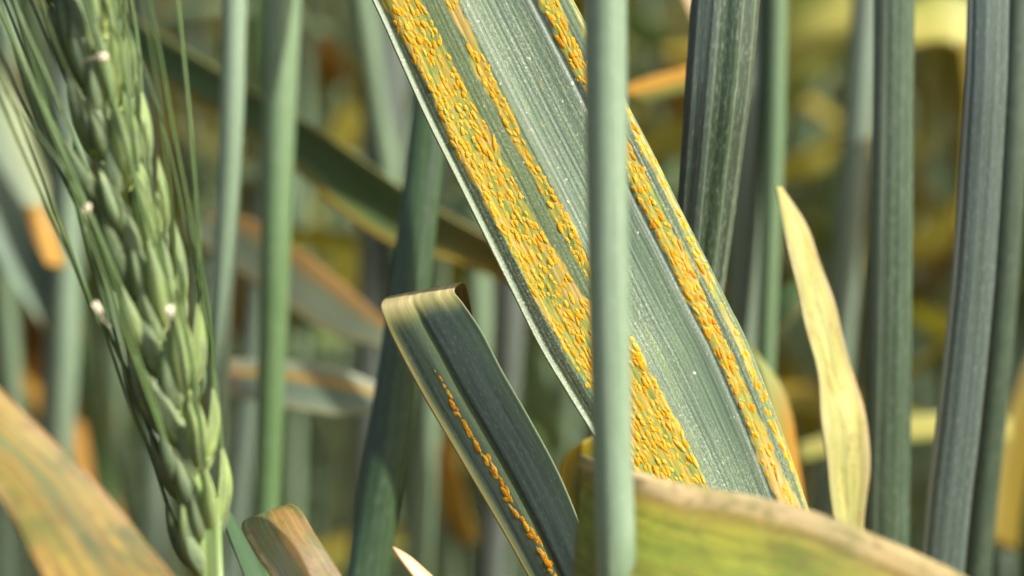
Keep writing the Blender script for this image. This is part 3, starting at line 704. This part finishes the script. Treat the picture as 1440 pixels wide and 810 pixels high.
AMB = leaf_mat('patch_amber_blade', [(0, lin(196, 150, 66)), (.5, lin(206, 166, 78)), (1, lin(170, 130, 60))], mott=(lin(150, 140, 60), .5, .8), trans=.35, dust=.03)
patch('lime leaf blurred in the gap between the pale front stem and broad sheath', 920, 190, 150, -50, 50, 40, YEL)
patch('pale sage leaf blurred high between the pale front stem and the broad sheath', 905, 30, 90, 60, 44, 44, SAGE)
patch('lime leaf tip blurred low between the silvery stem and the slender green stem', 1140, 215, 120, -60, 44, 36, YEL)
patch('sage leaf blurred between the cream-yellow leaf and the dark green stem', 1190, 300, 60, 150, 40, 38, SAGE)
patch('olive leaf blurred between the dark green stem and the blue-grey stem', 1300, 330, 110, -90, 50, 42, OLV)
patch('lime leaf crossing low behind the blue-grey stem and the dim stem', 1370, 470, 190, 80, 46, 40, YEL)
patch('amber leaf blurred at the top between the soft green stem and the rusted leaf', 445, 60, 90, 110, 60, 46, AMB)
patch('olive leaf blurred above the middle of the long dark green leaf', 500, 150, 60, -150, 70, 42, OLV)
patch('olive leaf blurred below the long dark green leaf, left of the folded leaf', 470, 390, 110, -120, 60, 38, OLV)
patch('amber leaf blurred under the folded leaf beside its tan margin', 640, 690, 40, 150, 48, 33, AMB)
patch('pale sage leaf blurred between the folded leaf and the rusted leaf', 770, 560, 50, 150, 46, 36, SAGE)
patch('amber leaf blurred between the narrow pale stem and the soft green stem', 350, 440, 60, 120, 44, 40, AMB)

# ------------------------------------------------------------------ the wheat ear
def scale_mesh(name, length, width, depth, mat, curve=0.15, nt=14, nr=9, keel=0.25, span=1.75, beak=0.0, solid=False):
    """A boat-shaped husk, a thin shell with open margins: base at the origin, tip along +z, its back to +y."""
    t = np.linspace(0, 1, nt)
    w = np.maximum(t, .02) ** 0.5 * np.maximum(1 - t, 0) ** (0.85 + beak); w = w / w.max(); w[0] = .3; w[-1] = .03
    if solid: w = np.sin(math.pi * np.clip(t * .96 + .02, 0, 1)) ** .5
    a = np.linspace(-span, span, nr)
    sh = []
    for s in (1.0, 0.86):
        V = []
        for k, tt in enumerate(t):
            bow = curve * length * math.sin(math.pi * tt * 0.9)
            for p in a:
                x = math.sin(p) * width / 2 * w[k] * s
                c = math.cos(p)
                y = (c + keel * max(c, 0) ** 5) * depth * w[k] * s + bow
                V.append((x, y, tt * length))
        sh.append(np.array(V))
    f = grid_faces(nt, nr); M = nt * nr
    idx = np.arange(M).reshape(nt, nr)
    rim = np.concatenate([idx[:, 0], idx[-1, 1:], idx[::-1, -1][1:], idx[0, ::-1][1:-1]]); nx = np.roll(rim, -1)
    Fc = np.concatenate([f[:, ::-1], f + M, np.stack([rim, nx, nx + M, rim + M], -1)])
    fr = np.stack(np.meshgrid(np.linspace(0, 1, nr), t), -1).reshape(-1, 2); fr = np.concatenate([fr, fr])
    cm = np.stack([(fr[:, 0] - .5) * width * 1.6, fr[:, 1] * length], -1)
    return mesh_from(name, np.concatenate(sh), Fc, cm[Fc.ravel()], fr[Fc.ravel()], None, mat)

def husk_mat(name, base, mid, tip, trans=0.42):
    k = NT(name)
    fr = k.n('ShaderNodeUVMap'); fr.uv_map = 'frac'
    sp = k.n('ShaderNodeSeparateXYZ'); k.l(fr.outputs[0], sp.inputs[0])
    col = k.ramp(sp.outputs[1], [(0.0, base), (0.35, mid), (0.8, mid), (1.0, tip)]).outputs[0]
    n = k.noise(k.uv('cm', 6, 0.35), 6, 4, 0.65)
    col = k.mix(1.0, col, k.ramp(n, [(0.3, 0.45), (0.7, 1.4)]).outputs[0], 'MULTIPLY')
    m = k.ramp(k.noise(k.uv('cm', 1, 0.5), 4, 3), [(0.45, 0.0), (0.65, 0.7)]).outputs[0]
    col = k.mix(m, col, lin(118, 142, 122))
    e = k.ramp(sp.outputs[0], [(0.0, 1.0), (0.16, 0.15), (0.40, 0.0), (0.5, .45), (0.60, 0.0), (0.84, 0.15), (1.0, 1.0)]).outputs[0]
    col = k.mix(k.math('MULTIPLY', e, .75), col, lin(190, 208, 150))
    d = k.ramp(k.noise(k.uv('cm', 1, 0.6), 40, 2, 0.7), [(0.55, 0.0), (0.7, 0.4)]).outputs[0]
    col = k.mix(d, col, lin(200, 212, 190))
    return k.finish(col, 0.5, 0.4, trans, n, 0.5)
M_GLUME = husk_mat('glume_husk', lin(206, 222, 156), lin(152, 176, 138), lin(214, 224, 182))
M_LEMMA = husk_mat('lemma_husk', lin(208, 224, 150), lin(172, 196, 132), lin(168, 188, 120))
M_LEMMA_D = husk_mat('shaded_lemma_husk', lin(146, 166, 100), lin(102, 126, 86), lin(96, 118, 72))  # darker lemma colour, paints the shade on the ear's left row
M_AWN = stem_mat('awn_green', lin(104, 132, 80), lin(72, 100, 54), wax=.1, streak=.2)
M_RACHIS = stem_mat('rachis_green', lin(150, 176, 110), lin(128, 156, 92), wax=.2)
M_ANTHER = NT('anther_cream').finish(lin(236, 230, 208), 0.7, 0.2)

from mathutils import Matrix
ear = thing('wheat_ear', 'green bearded wheat ear with long awns and cream anthers above the orange leaf', 'wheat ear')
EAR_D = 18.35
axis = spline(WP([(306, 990, 18.55), (300, 880, 18.5), (292, 800, 18.45), (279, 700, 18.4), (252, 590, EAR_D), (226, 480, EAR_D), (196, 370, EAR_D), (166, 240, EAR_D), (138, 110, EAR_D), (112, -20, EAR_D), (86, -150, 18.45), (70, -230, 18.5)]), 400)
alen = np.concatenate([[0], np.cumsum(np.linalg.norm(np.diff(axis, axis=0), axis=1))])
def ax_at(y):
    i = int(np.argmin(np.abs(project(axis)[1] - y)))
    return axis[i], unit(axis[min(i + 4, 399)] - axis[max(i - 4, 0)])
rt = axis[60:]
link('rachis', tube_mesh('rachis', rt[::12], [0.055 - 0.0008 * k for k in range(len(rt[::12]))], M_RACHIS, 10, 60), ear)
lo = [np.array([axis[70][0] + .9, axis[70][1] + .6, 0]), np.array([axis[70][0] + .5, axis[70][1] + .3, 25]), axis[0], axis[40], axis[75]]
link('stem', tube_mesh('ear_stem', lo, [.15, .14, .10, .09, .07], M_RACHIS, 12, 50), ear)
GL = [scale_mesh('glume', 0.72 * s, 0.22 * s, 0.085 * s, M_GLUME, curve=.06, keel=.55, beak=.1) for s in (1.0, 0.94, 1.06)]
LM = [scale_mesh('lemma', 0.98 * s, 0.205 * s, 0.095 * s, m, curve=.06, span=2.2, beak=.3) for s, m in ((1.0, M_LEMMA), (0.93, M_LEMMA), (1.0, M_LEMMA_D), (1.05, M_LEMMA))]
AN = scale_mesh('anther', 0.12, 0.06, 0.03, M_ANTHER, curve=.1, nt=7, nr=9, keel=0, span=3.1, solid=True)
def two_lobed(me):
    V = np.array([v.co[:] for v in me.vertices]); Fc = np.array([p.vertices[:] for p in me.polygons])
    a = V * np.array([.62, 1, 1]) + np.array([-.014, 0, 0]); b = V * np.array([.62, 1, .92]) + np.array([.016, .004, .004])
    fil, Ff, _, _ = tube_mesh('f', [np.array([0, 0, .02]), np.array([.01, -.03, -.05]), np.array([.0, -.12, -.12])], [.006, .005, .005], None, 5, 6, raw=True)
    n = len(V)
    return mesh_from('anther', np.concatenate([a, b, fil]), np.concatenate([Fc, Fc + n, Ff + 2 * n]), mat=M_ANTHER)
AN = two_lobed(AN)
def basis(p, z, yref, roll=0):
    z = unit(z); y = unit(yref - z * (z @ yref)); x = np.cross(y, z)
    if roll: x, y = x * math.cos(roll) + y * math.sin(roll), y * math.cos(roll) - x * math.sin(roll)
    M = np.eye(4); M[:3, 0] = x; M[:3, 1] = y; M[:3, 2] = z; M[:3, 3] = p
    return Matrix(M.tolist())
ys = []
y = 808.0; step = 45.0
while y > -140:
    ys.append(y); y -= step
    step = min(step + .5, 52)
rx = np.array([1.0, 0, 0])
for n, y in enumerate(ys):
    p, t = ax_at(y)
    side = 1 if n % 2 else -1
    # the two rows stand left and right of the rachis, turned a little towards the viewer
    lat = unit(rx * side * 0.86 + (-F) * (0.50 if side > 0 else 0.32) - t * 0)
    lat = unit(lat - t * (lat @ t)); acr = np.cross(t, lat)
    size = (0.70 + 0.26 * min(1, n / 6.0)) * RNG.uniform(.92, 1.06)
    sp = bpy.data.objects.new('spikelet', None); COL.objects.link(sp); sp.parent = ear; sp.empty_display_size = .1
    base = p + lat * 0.035
    out = 0.20 * RNG.uniform(.6, 1.6)
    for q in (-1, 1):                                   # two outer glumes
        dirn = t * 1.0 + lat * out * 0.9 + acr * q * 0.20
        o = link('glume', GL[int(RNG.integers(3))], sp)
        o.matrix_basis = basis(base + acr * q * 0.09 * size, dirn + RNG.normal(0, .05, 3), lat + acr * q * 1.2, RNG.normal(0, .22)) @ Matrix.Scale(size, 4)
    for q, hgt, k2 in ((-1, .10, 0), (1, .15, 1), (0, .26, 2)):  # three florets
        if q == 0 and n < 2: continue
        dirn = t * 1.0 + lat * (out * (1.0 if q else .55)) + acr * q * 0.16 + RNG.normal(0, .055, 3)
        b = base + t * hgt * size + lat * (0.07 if q else .10) + acr * q * 0.055
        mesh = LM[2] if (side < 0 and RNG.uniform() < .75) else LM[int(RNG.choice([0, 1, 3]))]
        o = link('lemma', mesh, sp)
        s2 = size * (0.95 if q else .82)
        Mx = basis(b, dirn, lat + acr * q * .8, RNG.normal(0, .15)) @ Matrix.Scale(s2, 4)
        o.matrix_basis = Mx
        if RNG.uniform() < (.82 if q else .3):
            L0 = 0.84 * s2 * .97
            tip = np.array(Mx @ Vector((0, 0.04, 0.96 * .98)))
            d0 = unit(dirn); ln = RNG.uniform(4.2, 6.2) * (0.75 if n < 3 else 1)
            spread = -0.06 + RNG.normal(0, .08) + 0.06 * side
            d1 = unit(t * .8 + d0 * .2 + rx * spread + lat * .03 + (-F) * RNG.uniform(-.03, .14))
            pts = [tip - d0 * .06, tip + d0 * .25 + d1 * .3, tip + d0 * .3 + d1 * ln * .35, tip + d0 * .3 + d1 * ln * .7 + rx * RNG.normal(0, .04), tip + d0 * .3 + d1 * ln + rx * RNG.normal(0, .14)]
            link('awn', tube_mesh('awn', pts, [.020, .018, .016, .012, .006], M_AWN, 6, 26), sp)
    sp['row'] = n
def anther(px, py, d, ang, host):
    o = link('anther', AN, host)
    o.matrix_basis = basis(W(px, py, d), R * math.sin(ang) + U * math.cos(ang), -F)
spk = [o for o in ear.children if o.name.startswith('spikelet')]
near = lambda y: min(spk, key=lambda o: abs(ys[o['row']] - y))
anther(134, 82, 17.72, 1.45, near(130)); anther(238, 448, 17.72, .1, near(500)); anther(142, 442, 17.8, -.5, near(520)); anther(120, 305, 17.72, .2, near(360))
for o in spk: del o['row']

# ------------------------------------------------------------------ the crop behind
BG_STEM = [stem_mat('crop_stem_sage', lin(146, 172, 144), lin(120, 146, 116)), stem_mat('crop_stem_grey', lin(124, 144, 130), lin(98, 118, 104)), stem_mat('crop_stem_olive', lin(130, 144, 84), lin(110, 122, 68), wax=.1),
           stem_mat('crop_stem_green', lin(92, 124, 76), lin(70, 98, 56), wax=.1), stem_mat('crop_stem_straw', lin(168, 150, 86), lin(140, 122, 64), wax=.1)]
def lm(name, a, b, c, tr=.3, mo=None): return leaf_mat(name, [(0, a), (.5, b), (1, c)], mott=mo, trans=tr, dust=.05)
BG_LEAF = [lm('crop_leaf_yellow', lin(190, 170, 80), lin(206, 186, 84), lin(176, 150, 60), .35, (lin(130, 140, 60), .7, .7)),
           lm('crop_leaf_olive', lin(146, 142, 66), lin(132, 138, 64), lin(150, 138, 60), .3, (lin(150, 120, 34), .6, .8)),
           lm('crop_leaf_green', lin(122, 152, 94), lin(112, 144, 90), lin(130, 156, 98), .3, (lin(140, 140, 60), .5, .5)),
           lm('crop_leaf_amber', lin(190, 138, 52), lin(176, 132, 46), lin(150, 116, 48), .35, (lin(120, 110, 44), .6, .6)),
           lm('crop_leaf_sage', lin(146, 170, 138), lin(134, 160, 126), lin(154, 176, 142), .3)]

def stalk_stem_pts(x, y, rnd, h):
    lx, ly = rnd.normal(0, 1.6), rnd.normal(0, 1.6)
    return [np.array([x + lx * 2.2, y + ly * 2.2, 0]), np.array([x + lx, y + ly, h * .45]), np.array([x, y, h * .75]), np.array([x - lx * .9 + rnd.normal(0, .5), y - ly * .6, h])]

def arc_leaf(p, az, length, width, rise, droop, rnd, nseg=12):
    """Margins of a leaf that leaves the stem at p, rises, and bends over."""
    hx, hy = math.cos(az), math.sin(az)
    A_, B_ = [], []
    pos = np.array(p, float); el = rise
    tw = rnd.uniform(-.7, .7)
    for k in range(nseg):
        f = k / (nseg - 1)
        w = width * min(1, .45 + 2.2 * f) * (1 - f ** 3) * .5 + .03
        sd = np.array([-hy, hx, tw * (f + .2)]); sd /= np.linalg.norm(sd)
        A_.append(pos - sd * w); B_.append(pos + sd * w)
        e = el - droop * f ** 1.4
        pos = pos + np.array([hx * math.cos(e), hy * math.cos(e), math.sin(e)]) * length / (nseg - 1)
    return np.array(A_), np.array(B_)

placed = []
def bg_stalk(x, y, si, li, rnd, nleaf=2):
    h = rnd.uniform(72, 84)
    root = thing('wheat_stalk', '', 'wheat stalk', 'blurred wheat stalks of the crop behind')
    root.location = (x, y, 0)
    pts = [q - np.array([x, y, 0]) for q in stalk_stem_pts(x, y, rnd, h)]
    r = rnd.uniform(.12, .2)
    link('stem', tube_mesh('stalk_stem', pts, [r * 1.2, r * 1.1, r, r * .8], BG_STEM[si], 8, 22), root)
    S = spline(np.array(pts), 100)
    for k in range(nleaf):
        zz = rnd.uniform(.50, .86) if y > 40 else rnd.uniform(.3, .55)
        p = S[int(zz * 99)]
        a, b = arc_leaf(p, rnd.uniform(0, 2 * math.pi), rnd.uniform(10, 20), rnd.uniform(.9, 1.5), rnd.uniform(.7, 1.35), rnd.uniform(.6, 2.6), rnd)
        m = BG_LEAF[li]
        link('leaf', ribbon_mesh('stalk_leaf', a, b, m, 6, 24, gull(.08), thick=.02, toward=(0, 0, 1)), root)
    return root

rnd = np.random.default_rng(5)
half = WIDTH / FOCUS / 2
count = 0
tries = 0
CROP = []
while count < 215 and tries < 9000:
    tries += 1
    y = 30 + 100 * rnd.uniform() ** 1.15
    wd = half * y * 1.12 + 1.0
    x = rnd.uniform(-wd, wd)
    if any((x - a) ** 2 + (y - b) ** 2 < (1.0 + y * .010) ** 2 for a, b in placed): continue
    sx = 720 + x / (y * KPX)
    if 1050 < sx < 1385 and y < 46: continue
    placed.append((x, y)); count += 1
    si = int(rnd.choice(5, p=[.40, .24, .12, .18, .06]))
    right = x > 0.05 * y
    li = int(rnd.choice(5, p=[.34, .2, .2, .12, .14] if right else [.12, .38, .24, .16, .10]))
    CROP.append((bg_stalk(x, y, si, li, rnd, (1 if rnd.uniform() < .4 else 0) if y < 40 else (2 if rnd.uniform() < .6 else 3)), x, y, si, li))

# those that nothing is seen of, hidden by nearer ones, go into the mass of the crop
HIDDEN = set([2, 3, 5, 6, 11, 13, 14, 18, 19, 21, 22, 24, 25, 28, 30, 31, 33, 34, 35, 37, 39, 41, 44, 51, 52, 53, 60, 63, 66, 68, 70, 72, 75, 78, 80, 81, 84, 85, 89, 90, 91, 92, 95, 98, 99, 101, 103, 107, 108, 110, 112, 114, 115, 116, 117, 119, 122, 123, 125, 126, 129, 130, 132, 133, 134, 135, 137, 138, 141, 142, 149, 151, 153, 154, 155, 157, 161, 164, 167, 168, 170, 171, 172, 174, 175, 178, 181, 184, 187, 194, 196, 197, 198, 199, 200, 205, 207, 208, 212, 214])
MASS = [(c[1], c[2]) for i, c in enumerate(CROP) if i in HIDDEN]
for i, c in enumerate(CROP):
    if i in HIDDEN:
        for ch in list(c[0].children): bpy.data.objects.remove(ch)
        bpy.data.objects.remove(c[0])
CROP = [c for i, c in enumerate(CROP) if i not in HIDDEN]
# a label of its own for each: colours of stem and leaves, what it is seen between, how deep it stands
ZONES = [(-400, 'beside the drooping pale leaf'), (110, 'behind the bearded ear'), (300, 'behind the narrow pale green stem'), (352, 'beside the soft green stem'), (430, 'left of the dark green stem'),
         (570, 'behind the folded leaf'), (690, 'behind the rusted leaf'), (850, 'just past the pale front stem'), (940, 'behind the broad dark sheath'), (1040, 'beside the slender bright green stem'),
         (1110, 'behind the cream-yellow leaf'), (1200, 'behind the dark green stem'), (1290, 'before the blue-grey stem'), (1370, 'past the blue-grey ridged stem')]
seen = {}
for o, x, y, si, li in sorted(CROP, key=lambda c: c[2]):
    px = 720 + x / (y * KPX)
    z = [n for a, n in ZONES if px >= a][-1] if px > -400 else ZONES[0][1]
    bare = len(o.children) < 2
    key = (['sage', 'grey', 'olive', 'green', 'straw-coloured'][si], 'bare' if bare else ['yellow', 'olive', 'green', 'amber', 'sage'][li], z)
    n = seen.get(key, 0); seen[key] = n + 1
    rank = ['', 'second ', 'third ', 'fourth ', 'fifth ', 'sixth '][n]
    o['label'] = f'{rank}blurred ' + (f'bare {key[0]} stalk {z}' if bare else f'{key[0]} stalk with {key[1]} leaves {z}') + (', far back' if y > 80 else ', midway back')

def far_crop():
    """The rest of the field, one mass that nobody could count."""
    bins = {}
    def add(key, V, Fc, cm, fr):
        b = bins.setdefault(key, [[], [], [], [], 0]); b[0].append(V); b[1].append(Fc + b[4]); b[2].append(cm); b[3].append(fr); b[4] += len(V)
    r = np.random.default_rng(9)
    spots = list(MASS)
    for k in range(1500):
        y = 130 + 270 * r.uniform() ** .8; x = r.uniform(-1, 1) * (y * .5 + 30); spots.append((x, y))
    for k in range(260):                                # to both sides of what the picture shows
        y = r.uniform(32, 130); s = r.choice([-1, 1]); x = s * (half * y * 1.12 + 1.5 + r.uniform(0, 1) * (22 + .25 * y)); spots.append((x, y))
    for number, (x, y) in enumerate(spots):
        h = r.uniform(70, 86)
        pts = stalk_stem_pts(x, y, r, h)
        V, Fc, cm, fr = tube_mesh('s', pts, [.24, .22, .2, .16], None, 5, 8, raw=True)
        add(('s', int(r.integers(4))), V, Fc, cm, fr)
        S = spline(np.array(pts), 50)
        for q in range(0 if number < len(MASS) else 3):
            a, b = arc_leaf(S[int(r.uniform(.4, .9) * 49)], r.uniform(0, 6.28), r.uniform(12, 22), r.uniform(1.0, 1.7), r.uniform(.6, 1.35), r.uniform(.8, 2.6), r, 7)
            Pm = np.stack([a, (a + b) / 2 - np.array([0, 0, .12]), b], 1)
            t = np.linspace(0, 1, 7)
            uu = np.array([0, .5, 1.0])
            fr2 = np.stack(np.meshgrid(uu, t), -1).reshape(-1, 2)
            add(('l', int(r.choice(5, p=[.25, .3, .22, .13, .10]))), Pm.reshape(-1, 3), grid_faces(7, 3), fr2 * np.array([1.2, 16]), fr2)
    mats, Vs, Fs, cms, frs, mi, off = [], [], [], [], [], [], 0
    for key, b in bins.items():
        mats.append(BG_STEM[key[1]] if key[0] == 's' else BG_LEAF[key[1]])
        V = np.concatenate(b[0]); Fc = np.concatenate(b[1])
        Vs.append(V); Fs.append(Fc + off); cms.append(np.concatenate(b[2])); frs.append(np.concatenate(b[3])); mi += [len(mats) - 1] * len(Fc); off += len(V)
    Fc = np.concatenate(Fs); cm = np.concatenate(cms); fr = np.concatenate(frs)
    me = mesh_from('far_wheat_crop', np.concatenate(Vs), Fc, cm[Fc.ravel()], fr[Fc.ravel()])
    for m in mats: me.materials.append(m)
    me.polygons.foreach_set('material_index', np.array(mi, np.int32))
    o = link('far_wheat_crop', me); o['kind'] = 'stuff'; o['label'] = 'dense far wheat crop blurred into streaks of green and straw'
far_crop()
